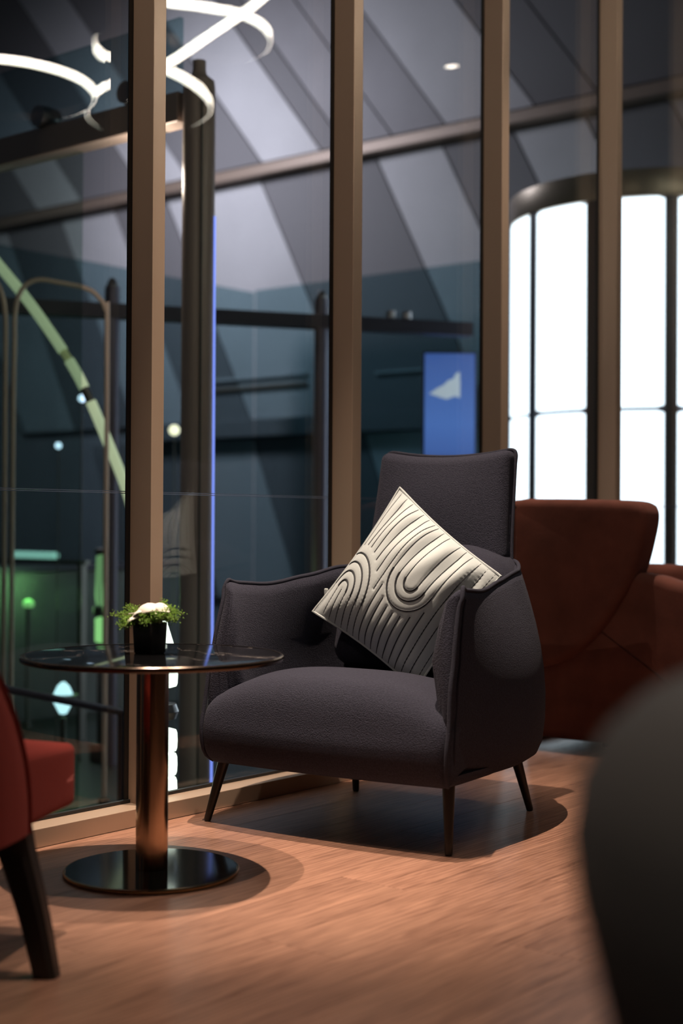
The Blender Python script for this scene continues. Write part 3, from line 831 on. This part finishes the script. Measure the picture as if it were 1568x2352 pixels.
loopc = [(1.687, -2.05, 2.685), (1.586, -1.884, 2.69), (1.538, -1.749, 2.691), (1.534, -1.58, 2.708), (1.616, -1.479, 2.743), (1.762, -1.339, 2.888), (1.999, -1.28, 3.087), (2.242, -1.369, 3.296), (2.346, -1.627, 3.473), (2.052, -1.795, 3.341), (1.674, -1.679, 3.113), (1.649, -1.516, 3.034), (1.768, -1.371, 3.011), (1.907, -1.297, 3.003), (2.055, -1.308, 2.997), (2.21, -1.407, 3.002), (2.363, -1.606, 3.023), (2.396, -1.856, 3.04), (2.312, -2.055, 3.101), (2.251, -2.13, 3.186), (2.19, -2.205, 3.22), (2.027, -2.212, 3.168), (1.851, -2.137, 3.076), (1.707, -2.025, 2.977), (1.595, -1.873, 2.881), (1.554, -1.769, 2.822), (1.617, -1.671, 2.796), (1.718, -1.586, 2.776), (1.761, -1.495, 2.725), (1.844, -1.47, 2.684), (2.04, -1.616, 2.698), (2.199, -1.807, 2.724), (2.27, -2.01, 2.727), (2.192, -2.202, 2.716), (1.989, -2.258, 2.702), (1.818, -2.178, 2.691)]
pc = Vector((1.925, -1.747, 0))
pend = thing('pendant_lamp', 'twisted ribbon LED pendant lamp glowing warm white, mirrored in the glass beside the nearest mullion', 'lamp', wl(pc.x, pc.y, 2.3), WA)
sh = Vector((pc.x, pc.y, 2.3))
ribbon([Vector(q) - sh for q in catmull(loopc, 220, True)], Vector((0, 0, 0)), .043, .014, pend)
for q in (loopc[0], loopc[8], loopc[17]):
    tube('suspension_wire', [Vector(q) - sh + Vector((0, 0, .015)), (0.0, 0.0, CEIL - 2.3 - .03)], .0012, M['steel'], pend, seg=6)
lathe('ceiling_rose', [(0, CEIL - 2.33), (.06, CEIL - 2.33), (.06, CEIL - 2.3), (0, CEIL - 2.3)], M['ringback'], pend, seg=24)
ra = wl(.88, -1.669, 2.50)
ring = thing('pendant_lamp', 'plain circular LED pendant lamp glowing warm white, mirrored in the leftmost pane', 'lamp', ra, WA)
cr = [Vector((.39 * math.cos(2 * math.pi * k / 120), .39 * math.sin(2 * math.pi * k / 120), 0)) for k in range(120)]
ribbon(cr, Vector((0, 0, 0)), .035, .012, ring)
for k in (10, 50, 90): tube('suspension_wire', [cr[k] + Vector((0, 0, .015)), (0, 0, CEIL - 2.50 - .03)], .0012, M['steel'], ring, seg=6)
lathe('ceiling_rose', [(0, CEIL - 2.53), (.06, CEIL - 2.53), (.06, CEIL - 2.50), (0, CEIL - 2.50)], M['ringback'], ring, seg=24)

def downlight(loc, target, power, angle, blend, label):
    o = thing('ceiling_spotlight', label, 'spotlight', (loc[0], loc[1], CEIL - .16))
    lathe('housing', [(0, .02), (.036, .02), (.036, .0), (.040, .0), (.040, .12), (.0, .12)], M['dark'], o, seg=24)
    lathe('lens', [(0, .003), (.034, .003), (.034, .008), (0, .008)], M['spotlens'], o, seg=24)
    lathe('canopy', [(0, .12), (.012, .12), (.012, .15), (.05, .15), (.05, .16), (0, .16)], M['dark'], o, seg=24)
    d = bpy.data.lights.new('spot_beam', 'SPOT'); d.energy = power; d.color = SPOT_COLOR; d.spot_size = R(angle); d.spot_blend = blend; d.shadow_soft_size = .012
    l = bpy.data.objects.new('spot_beam', d); col.objects.link(l); l.location = (loc[0], loc[1], CEIL - .17)
    l.rotation_euler = (Vector(target) - l.location).to_track_quat('-Z', 'Y').to_euler()
downlight((.02, 3.62), (.05, 3.66, 0), 640, 42, .9, 'black ceiling spotlight straight above the charcoal armchair')
downlight((-.42, 3.10), (-.30, 3.30, 0), 400, 31, .9, 'black ceiling spotlight straight above the side table')
downlight((.02, 2.50), (-.02, 2.50, 0), 210, 38, 1.0, 'black ceiling spotlight over the open floor in front of the charcoal armchair')
downlight((.62, .95), (.60, .92, 0), 60, 34, .9, 'black ceiling spotlight above the dark rounded lounge chair')
_q = wl(-2.7, -.75)
downlight((_q.x, _q.y), wl(1.6, 0, 1.9), 75, 62, 1.0, 'added black fill spotlight near the glazing left of the view, brightening the mullion sides')  # unseen fill spot, added to brighten the side faces of the mullions
downlight((-.50, .10), (.36, .70, .6), 70, 22, .9, 'added black fill spotlight behind the viewpoint, brightening the dark rounded lounge chair')  # unseen fill spot, added to lift the near side of the lounge chair
downlight((.92, 4.98), (.95, 5.05, 0), 240, 40, .9, 'black ceiling spotlight above the rust wing chair')
downlight((3.50, 5.874), (3.5, 5.87, 0), 40, 50, .9, 'black ceiling spotlight far along the glazing, a small glint in the glass')

# ================================================================== OUTSIDE
def wthing(name, label, cat, group=None, x=0, y=0, z=0):
    return thing(name, label, cat, wl(x, y, z), WA, group)
# striped end wall: pale and dark slanted panels divided by a bronze beam
FX = 6.9
fac = wthing('striped_facade', 'grey outdoor wall of slanted pale and dark stripes behind the glazing', 'wall', x=FX, y=0, z=-.55)
def Z(z): return z + .55
box('backing_wall', 0.05, .25, .5, 13.5, 0, 8.55, M['facade'], fac)
def fpanel(quad, mat, pr_=.05):
    V = [(-pr_ + .05, q[0], Z(q[1])) for q in quad] + [(.05, q[0], Z(q[1])) for q in quad]
    Fc = [(0, 1, 2, 3), (7, 6, 5, 4), (0, 4, 5, 1), (1, 5, 6, 2), (2, 6, 7, 3), (3, 7, 4, 0)]
    mesh('panel', V, Fc, mat, fac, smooth=False)
BZ0, BZ1 = 3.90, 4.00
# above the beam: (y at beam, z) edges lean outwards with height
def up(y, z): return y + (z - 4.05) * (.80 + .02 * (y - 5))
for y0, y1, mt in ((2.55, 2.98, 'panel_dark'), (3.55, 3.95, 'panel_dark'), (2.98, 3.42, 'panel_light'), (3.95, 4.45, 'facade'), (4.45, 5.20, 'panel_dark'), (5.22, 5.92, 'panel_light'), (5.92, 6.80, 'panel_dark'), (6.82, 7.55, 'panel_light'), (7.55, 8.4, 'panel_dark'), (8.4, 9.1, 'panel_light'), (9.1, 10.0, 'panel_dark'), (3.42, 3.55, 'facade')):
    pass
for y0, y1, mt in ((1.2, 2.5, 'panel_dark'), (2.52, 3.05, 'panel_dark'), (3.07, 3.90, 'panel_light'), (4.46, 4.95, 'facade'), (3.92, 4.44, 'facade'), (4.97, 5.22, 'panel_dark'), (5.24, 5.92, 'panel_light'), (5.94, 6.86, 'panel_dark'), (6.88, 7.50, 'panel_light'), (7.52, 8.4, 'panel_dark'), (8.42, 9.1, 'panel_light'), (9.12, 10.1, 'panel_dark')):
    fpanel([(y0, 4.05), (y1, 4.05), (up(y1, 8), 8), (up(y0, 8), 8)], M[mt])
def dn(y, z): return y + (z - 3.87) * .52
for y0, y1, mt in ((1.2, 1.9, 'facade'), (1.92, 2.60, 'panel_dark'), (2.62, 3.24, 'panel_light'), (3.26, 3.92, 'panel_dark'), (3.94, 4.60, 'panel_light'), (4.62, 5.92, 'panel_dark'), (5.94, 7.15, 'panel_light'), (7.17, 7.9, 'panel_dark'), (7.92, 8.7, 'panel_light'), (8.72, 9.6, 'panel_dark'), (9.62, 10.4, 'panel_light')):
    fpanel([(y0, 3.87), (y1, 3.87), (dn(y1, 1.72), 1.72), (dn(y0, 1.72), 1.72)], M[mt])
def d2(y, z): return y + (z - 1.55) * .40
for y0, y1, mt in ((2.2, 3.5, 'panel_dark'), (3.52, 4.72, 'panel_light'), (4.74, 6.0, 'panel_dark'), (6.02, 7.0, 'panel_light'), (7.02, 8.2, 'panel_dark')):
    fpanel([(y0, 1.55), (y1, 1.55), (d2(y1, .1), .1), (d2(y0, .1), .1)], M[mt])
box('beam', -.12, .04, .6, 13.4, Z(BZ0), Z(BZ1), M['beam'], fac, bev=.01)
box('fascia', -.12, .04, .6, 7.2, Z(1.56), Z(1.72), M['panel_dark'], fac, bev=.01)
box('light_line', -.03, -.005, 5.36, 6.5, Z(2.09), Z(2.115), M['panel_light'], fac)
box('light_line', -.03, -.005, 3.88, 4.6, Z(2.05), Z(2.07), M['panel_light'], fac)
box('light_line', -.03, -.005, 5.36, 6.5, Z(2.00), Z(2.03), M['beam'], fac)
# teal glass screen that meets at a corner
gs = wthing('glass_screen', 'tall teal glass screen turning a corner before the striped wall', 'glass screen', x=6.5, y=5.6, z=-.55)
box('pane', -.03, .0, -4.6, .0, 0, Z(2.80), M['tealglass'], gs)
box('pane', -5.2, -.04, 0, .03, 0, Z(2.78), M['tealglass'], gs)
# dark rail on posts
p0, p1 = Vector((2.978, 3.063, 1.968)), Vector((4.595, 2.029, 1.968))
rl = wthing('railing_beam', 'dark navy steel beam on two posts across the terrace', 'beam', x=2.978, y=3.063, z=-.55)
dirv = (p1 - p0); dirv.normalize()
def along(t, z): return Vector((dirv.x * t, dirv.y * t, z + .55))
v, f = [], []
for s, t in ((0, -2.2), (1, 1.86)):
    for (dy, dz) in ((-.05, -.045), (.05, -.045), (.05, .035), (-.05, .035)):
        b_ = along(t, 1.968 + dz); v.append(b_ + Vector((-dirv.y, dirv.x, 0)) * dy)
f = [(0, 1, 2, 3), (7, 6, 5, 4), (0, 4, 5, 1), (1, 5, 6, 2), (2, 6, 7, 3), (3, 7, 4, 0)]
mesh('rail', v, f, M['navy'], rl, smooth=False)
for t in (-.30, .92):
    c_ = along(t, 0); tube('post', [(c_.x, c_.y, 0.0), (c_.x, c_.y, 2.10 + .55)], .042, M['post'], rl, seg=20)
    tube('post_cap', [(c_.x, c_.y, 2.10 + .55), (c_.x, c_.y, 2.12 + .55), (c_.x, c_.y, 2.15 + .55)], [.03, .03, .012], M['steel'], rl, seg=16)
for t in (.15, .95, 1.35, 1.45):
    c_ = along(t, 2.02); tube('clamp', [(c_.x, c_.y, c_.z - .01), (c_.x, c_.y, c_.z + .03)], .03, M['steel'], rl, seg=10)
# pole with blue light edge carrying the canopy beam
pol = wthing('terrace_pole', 'tall dark bronze pole with a thin blue light edge just outside the second pane', 'pole', x=1.387, y=1.217, z=-.55)
lathe('pole_shaft', [(.064, 0), (.064, 3.05), (.060, 3.085), (.030, 3.11), (.026, 3.13), (.026, 3.165), (.0, 3.17)], M['polemetal'], pol, seg=40)
tube('blue_light_strip', [(.034, -.054, .15), (.034, -.054, 2.55)], .0065, M['blueled'], pol, seg=8)
tube('cable_strip', [(-.04, -.056, .15), (-.04, -.056, 3.0)], .004, M['coupler'], pol, seg=8)
box('darkening_pane', -.008, .008, .70, 3.4, .02, 2.92, M['darktint'], pol)  # added tinted sheet, darkens what shows through the left pane
box('canopy_beam', -.05, .05, .07, 3.4, 2.93, 3.05, M['polemetal'], pol, bev=.006)
box('canopy_glass', -.01, .01, .10, 3.4, 3.055, 3.36, M['canopyglass'], pol)
lathe('canopy_fill_lamp', [(0, 2.86), (.03, 2.865), (.05, 2.88), (.05, 2.925), (0, 2.93)], M['warmglow'], pol, seg=20).location = (0, .27, 0)  # added lamp, only there to brighten the hoop rails and pole
_d = bpy.data.lights.new('canopy_fill_light', 'POINT'); _d.energy = 9; _d.color = (1.0, .80, .66); _d.shadow_soft_size = .05  # fill light belonging to the added lamp
_l = bpy.data.objects.new('canopy_fill_light', _d); col.objects.link(_l); _l.location = wl(1.387, 1.217 + .27, 2.20)
for yy in (.35, .9, 1.45):
    lathe_ = lathe('clamp_ring', [(.02, -.05), (.045, -.05), (.05, 0), (.045, .05), (.02, .05)], M['steel'], pol, seg=20); lathe_.location = (-.03, yy, 3.09); lathe_.rotation_euler = (0, R(90), 0)
# dark pole behind second pane, near the next mullion
# lit green arch
ar = wthing('light_arch', 'pale green glowing tube arching down across the left pane', 'light tube', x=2.0, y=2.7, z=0)
arc = [(1.60, 3.18, 2.36), (1.684, 3.069, 2.203), (1.766, 2.968, 2.049), (1.868, 2.842, 1.85), (1.985, 2.699, 1.583), (2.046, 2.624, 1.401), (2.102, 2.556, 1.198), (2.157, 2.488, 0.984), (2.191, 2.446, 0.813), (2.225, 2.40, .60), (2.25, 2.37, .2), (2.26, 2.35, -.55)]
A3 = [q - Vector((2.0, 2.7, 0)) for q in catmull(arc, 120)]
cuts = [(0, 41, 'a'), (43, 51, 'b'), (55, 119, 'c')]
for a_, b_, _ in cuts: tube('light_tube', A3[a_:b_ + 1], .026, M['arc'], ar, seg=14)
tube('coupler', A3[41:44], .020, M['arcdim'], ar, seg=14)
tube('coupler', A3[51:56], .022, M['coupler'], ar, seg=14)
# bronze loops
def loop(pts, label):
    o = wthing('hoop_rail', label, 'rail', x=pts[0][0], y=pts[0][1], z=-.55, group=None)
    P_ = [Vector(p) - Vector((pts[0][0], pts[0][1], -.55)) for p in pts]
    tube('hoop', catmull(P_, 70), .0112, M['loop'], o, seg=10)
    for e_ in (P_[0], P_[-1]):
        tube('foot', [(e_.x, e_.y, 0), (e_.x, e_.y, .03)], .03, M['coupler'], o, seg=12)
loop([(1.684, 2.751, -.54), (1.684, 2.751, 1.236), (1.687, 2.749, 1.622), (1.688, 2.746, 1.799), (1.708, 2.723, 1.903), (1.753, 2.667, 1.95), (1.826, 2.578, 1.936), (1.905, 2.481, 1.909), (1.942, 2.435, 1.864), (1.962, 2.41, 1.801), (1.967, 2.405, 1.624), (1.967, 2.405, -.54)], 'bronze hoop rail with rounded top behind the left pane, crossed by the green arch')
loop([(1.660, 2.782, -.54), (1.660, 2.782, 1.236), (1.660, 2.782, 1.622), (1.658, 2.784, 1.788), (1.645, 2.800, 1.893), (1.618, 2.834, 1.955), (1.562, 2.901, 1.971), (1.51, 2.966, 1.979), (1.47, 3.014, 1.943), (1.451, 3.037, 1.849), (1.448, 3.041, 1.62), (1.448, 3.041, -.54)], 'bronze hoop rail at the far left edge, mostly out of frame')
# blue screen
sc_ = wthing('display_screen', 'upright blue screen showing a white cloud in the sky behind the third pane', 'screen', x=4.712, y=2.518, z=1.18)
d_ = Vector((.203, -.246, 0)); L_ = d_.length; dn_ = d_.normalized(); nn_ = Vector((dn_.y, -dn_.x, 0))
if nn_.x > 0: nn_ = -nn_
def spt(a, z, o_): q = dn_ * a + nn_ * o_; return (q.x, q.y, z)
def splate(name, a0, a1, z0, z1, o0, o1, mat):
    V = [spt(a, z, o_) for o_ in (o0, o1) for z in (z0, z1) for a in (a0, a1)]
    return mesh(name, V, [(0, 1, 3, 2), (4, 6, 7, 5), (0, 4, 5, 1), (2, 3, 7, 6), (0, 2, 6, 4), (1, 5, 7, 3)], mat, sc_, smooth=False)
splate('bezel', -.012, L_ + .012, -.012, .702, -.05, -.002, M['navy'])
sf = splate('screen_face', 0, L_, 0, .69, -.002, .004, M['screen'])
cl = [(.03, .435), (.09, .415), (.14, .40), (.19, .42), (.225, .41), (.225, .50), (.222, .575), (.20, .565), (.18, .53), (.15, .52), (.12, .49), (.08, .47)]
V = [spt(a, z, .005) for a, z in cl] + [spt(a, z, .003) for a, z in cl]; k_ = len(cl)
mesh('cloud', V, [tuple(range(k_)), tuple(range(2 * k_ - 1, k_ - 1, -1))] + [(i, (i + 1) % k_, k_ + (i + 1) % k_, k_ + i) for i in range(k_)], M['cloud'], sc_, smooth=False)
q0 = spt(L_ / 2, -1.73, -.03)
tube('stand', [(q0[0], q0[1], -1.73), (q0[0], q0[1], -.01)], .03, M['navy'], sc_, seg=12)
# cylindrical light kiosk
KC = (1.9171, 8.87); KR = .87
ki = thing('light_column', 'large round kiosk of white backlit panels with a brushed metal band, behind the far right panes', 'kiosk', (KC[0], KC[1], -.55))
KZ0, KS, KT, KB = .10, 2.0, 3.204, 3.36
lathe('core', [(0, 0), (KR - .03, 0), (KR - .03, KT + .02), (0, KT + .02)], M['kioskframe'], ki, seg=72)
lathe('top_band', [(KR - .2, KT), (KR + .005, KT), (KR + .008, KT + .01), (KR + .008, KB - .01), (KR + .005, KB), (0, KB)], M['kioskband'], ki, seg=96)
lathe('plinth', [(0, 0), (KR + .01, 0), (KR + .01, KZ0), (0, KZ0)], M['kioskframe'], ki, seg=96)
def cpanel(a0, a1, z0, z1, r0, r1, name, mat, n=10, rc=.02):
    V = []; Fc = []
    for r_ in (r0, r1):
        for i in range(n + 1):
            a = R(a0 + (a1 - a0) * i / n)
            dd = min(i, n - i) / n * R(a1 - a0) * KR
            for (z, s) in ((z0, 1), (z1, -1)):
                c_ = max(0, rc - dd); V.append((r_ * math.cos(a), r_ * math.sin(a), z + s * c_ * .6))
    m_ = 2 * (n + 1)
    for i in range(n):
        a = i * 2; Fc += [(a, a + 2, a + 3, a + 1), (m_ + a, m_ + a + 1, m_ + a + 3, m_ + a + 2), (a, m_ + a, m_ + a + 2, a + 2), (a + 1, a + 3, m_ + a + 3, m_ + a + 1)]
    e_ = 2 * n
    Fc += [(0, 1, m_ + 1, m_), (e_, m_ + e_, m_ + e_ + 1, e_ + 1)]
    return mesh(name, V, Fc, mat, ki, auto=40)
for k in range(12):
    a0 = -94.3 + 30 * k; g = 2.5
    cpanel(a0 + g, a0 + 30 - g, KZ0 + .01, KS - .010, KR - .025, KR - .004, 'light_panel', M['panelglow'])
    cpanel(a0 + g, a0 + 30 - g, KS + .010, KT - .004, KR - .025, KR - .004, 'light_panel', M['panelglow'])
    cpanel(a0 - g * .9, a0 + g * .9, KZ0, KT, KR - .03, KR, 'frame_bar', M['kioskframe'], n=3, rc=0)
# lantern of stacked lit segments just outside the glass
ln = wthing('lantern', 'slim white lantern of stacked glowing segments outside, half hidden by the table column', 'lantern', x=.318, y=.300, z=-.55)
zz = .04
def lseg(z0, z1, r0, r1):
    h = z1 - z0
    lathe('lantern_segment', [(r0 * .7, z0), (r0 * .95, z0 + .004), (r0, z0 + .012), ((r0 + r1) / 2 * 1.02, z0 + h * .5), (r1, z1 - .012), (r1 * .95, z1 - .004), (r1 * .7, z1)], M['lantern'], ln, seg=32, auto=70)
while zz < .72:
    lseg(zz, zz + .068, .055, .055); zz += .070
lseg(.86, .935, .055, .055); lseg(.937, 1.055, .054, .026)
lathe('lantern_base', [(0, 0), (.07, 0), (.07, .035), (0, .038)], M['coupler'], ln, seg=32)
lathe('lantern_stem', [(.018, .70), (.018, .87)], M['steel'], ln, seg=24)
lathe('neck_ring', [(.030, .765), (.052, .768), (.060, .79), (.052, .812), (.030, .815)], M['steel'], ln, seg=32)
# small lamps and glowing fittings low outside
def lamp(name, label, cat, x, y, z, parts, lights=()):
    o = wthing(name, label, cat, x=x, y=y, z=z)
    for nm, prof_, mt in parts: lathe(nm, prof_, mt, o, seg=28, auto=60)
    for (dx, dy, dz, pw_, c_) in lights:
        d = bpy.data.lights.new('lamp_light', 'POINT'); d.energy = pw_; d.color = c_; d.shadow_soft_size = .08
        l = bpy.data.objects.new('lamp_light', d); col.objects.link(l); l.location = wl(x + dx, y + dy, z + dz)
    return o
def post(h, r=.015): return ('post', [(0, 0), (r * 2, 0), (r * 2, .01), (r, .02), (r, h), (0, h)], M['coupler'])
sl = wthing('strip_light', 'pale teal strip light low behind the left pane', 'strip light', x=3.16, y=4.42, z=.55)
rbox('diffuser', (0, 0, 0.03), (.03, .21, .022), .02, M['tealglow'], sl, n=4)
box('rail', -.02, .02, -.5, .5, -.02, .005, M['coupler'], sl)
for yy in (-.45, .45): box('leg', -.02, .02, yy - .02, yy + .02, -1.10, -.02, M['coupler'], sl)
dw = wthing('garden_wall', 'low dark terrace wall catching green light behind the left pane', 'wall', x=3.5, y=4.9, z=-.55)
box('wall_face', -1.6, 1.4, 0.0, .2, 0, 1.0, M['gardenwall'], dw, bev=.01)
box('coping', -1.65, 1.45, -.04, .24, 1.0, 1.05, M['navy'], dw, bev=.01)
lamp('garden_lamp', 'short garden lamp throwing green light on the low wall', 'lamp', 3.33, 4.70, -.55, [post(.78), ('green_bulb', [(0, .78), (.03, .78), (.04, .80), (.03, .825), (.0, .835)], M['greenglow'])], [(0, .02, .93, 5.5, (.45, 1, .35))])
gc = lamp('light_bollard', 'green glowing light bollard beside the first mullion', 'lamp', 2.757, 3.335, -.55, [('base', [(0, 0), (.06, 0), (.06, .10), (0, .10)], M['coupler']), ('lower_post', [(.02, .10), (.02, .66)], M['coupler']), ('green_foot', [(0, .66), (.034, .67), (.034, .80), (0, .81)], M['greenglow']), ('collar', [(0, .812), (.045, .815), (.045, .865), (0, .87)], M['coupler']), ('green_tube', [(0, .872), (.028, .876), (.034, .93), (.030, 1.15), (0, 1.16)], M['greendim']), ('cap', [(0, 1.16), (.038, 1.16), (.038, 1.19), (0, 1.20)], M['coupler'])], [(.0, .25, .9, 1.6, (.45, 1, .35))])
lamp('globe_lamp', 'blue white diamond shaped ground lamp behind the glass, left of the table column', 'lamp', 1.972, 2.715, -.55, [post(.38), ('lower_globe', [(0, .395), (.018, .40), (.045, .45), (.054, .475), (0, .477)], M['starglow']), ('dark_band', [(0, .477), (.075, .478), (.075, .492), (0, .493)], M['coupler']), ('upper_globe', [(0, .493), (.048, .495), (.030, .535), (.010, .555), (0, .556)], M['starglow'])])
for k, (x_, y_, z_, mt, r_, lb) in enumerate(((2.683, 3.425, 1.487, 'smallglow', .022, 'tiny blue white lamp on a thin post beside the green arch'), (2.62, 3.55, 1.222, 'smallglow', .020, 'tiny blue white lamp on a thin post below the green arch'), (3.713, 3.745, 1.375, 'warmglow', .035, 'small warm round lamp on a post left of the terrace pole'))):
    lamp('post_lamp', lb, 'lamp', x_, y_, -.55, [post(z_ + .55 - r_, .004), ('bulb', [(0, z_ + .55 - r_)] + [(r_ * math.sin(R(a)), z_ + .55 - r_ * math.cos(R(a))) for a in (30, 60, 90, 120, 150)] + [(0, z_ + .55 + r_)], M[mt])])
pr_ = wthing('handrail', 'dark horizontal pipe handrail crossing low behind the left pane, above the red chair', 'rail', x=.2, y=1.95, z=-.55)
hp_ = [Vector(q) - Vector((.2, 1.95, -.55)) for q in ((.2, 1.95, .26), (.837, 1.892, .159), (.997, 1.853, .118), (1.544, 1.815, -.020))]
tube('pipe', hp_, .016, M['navy'], pr_, seg=12)
for q in (hp_[0], hp_[3]): tube('post', [(q.x, q.y, 0), (q.x, q.y, q.z)], .018, M['navy'], pr_, seg=12)
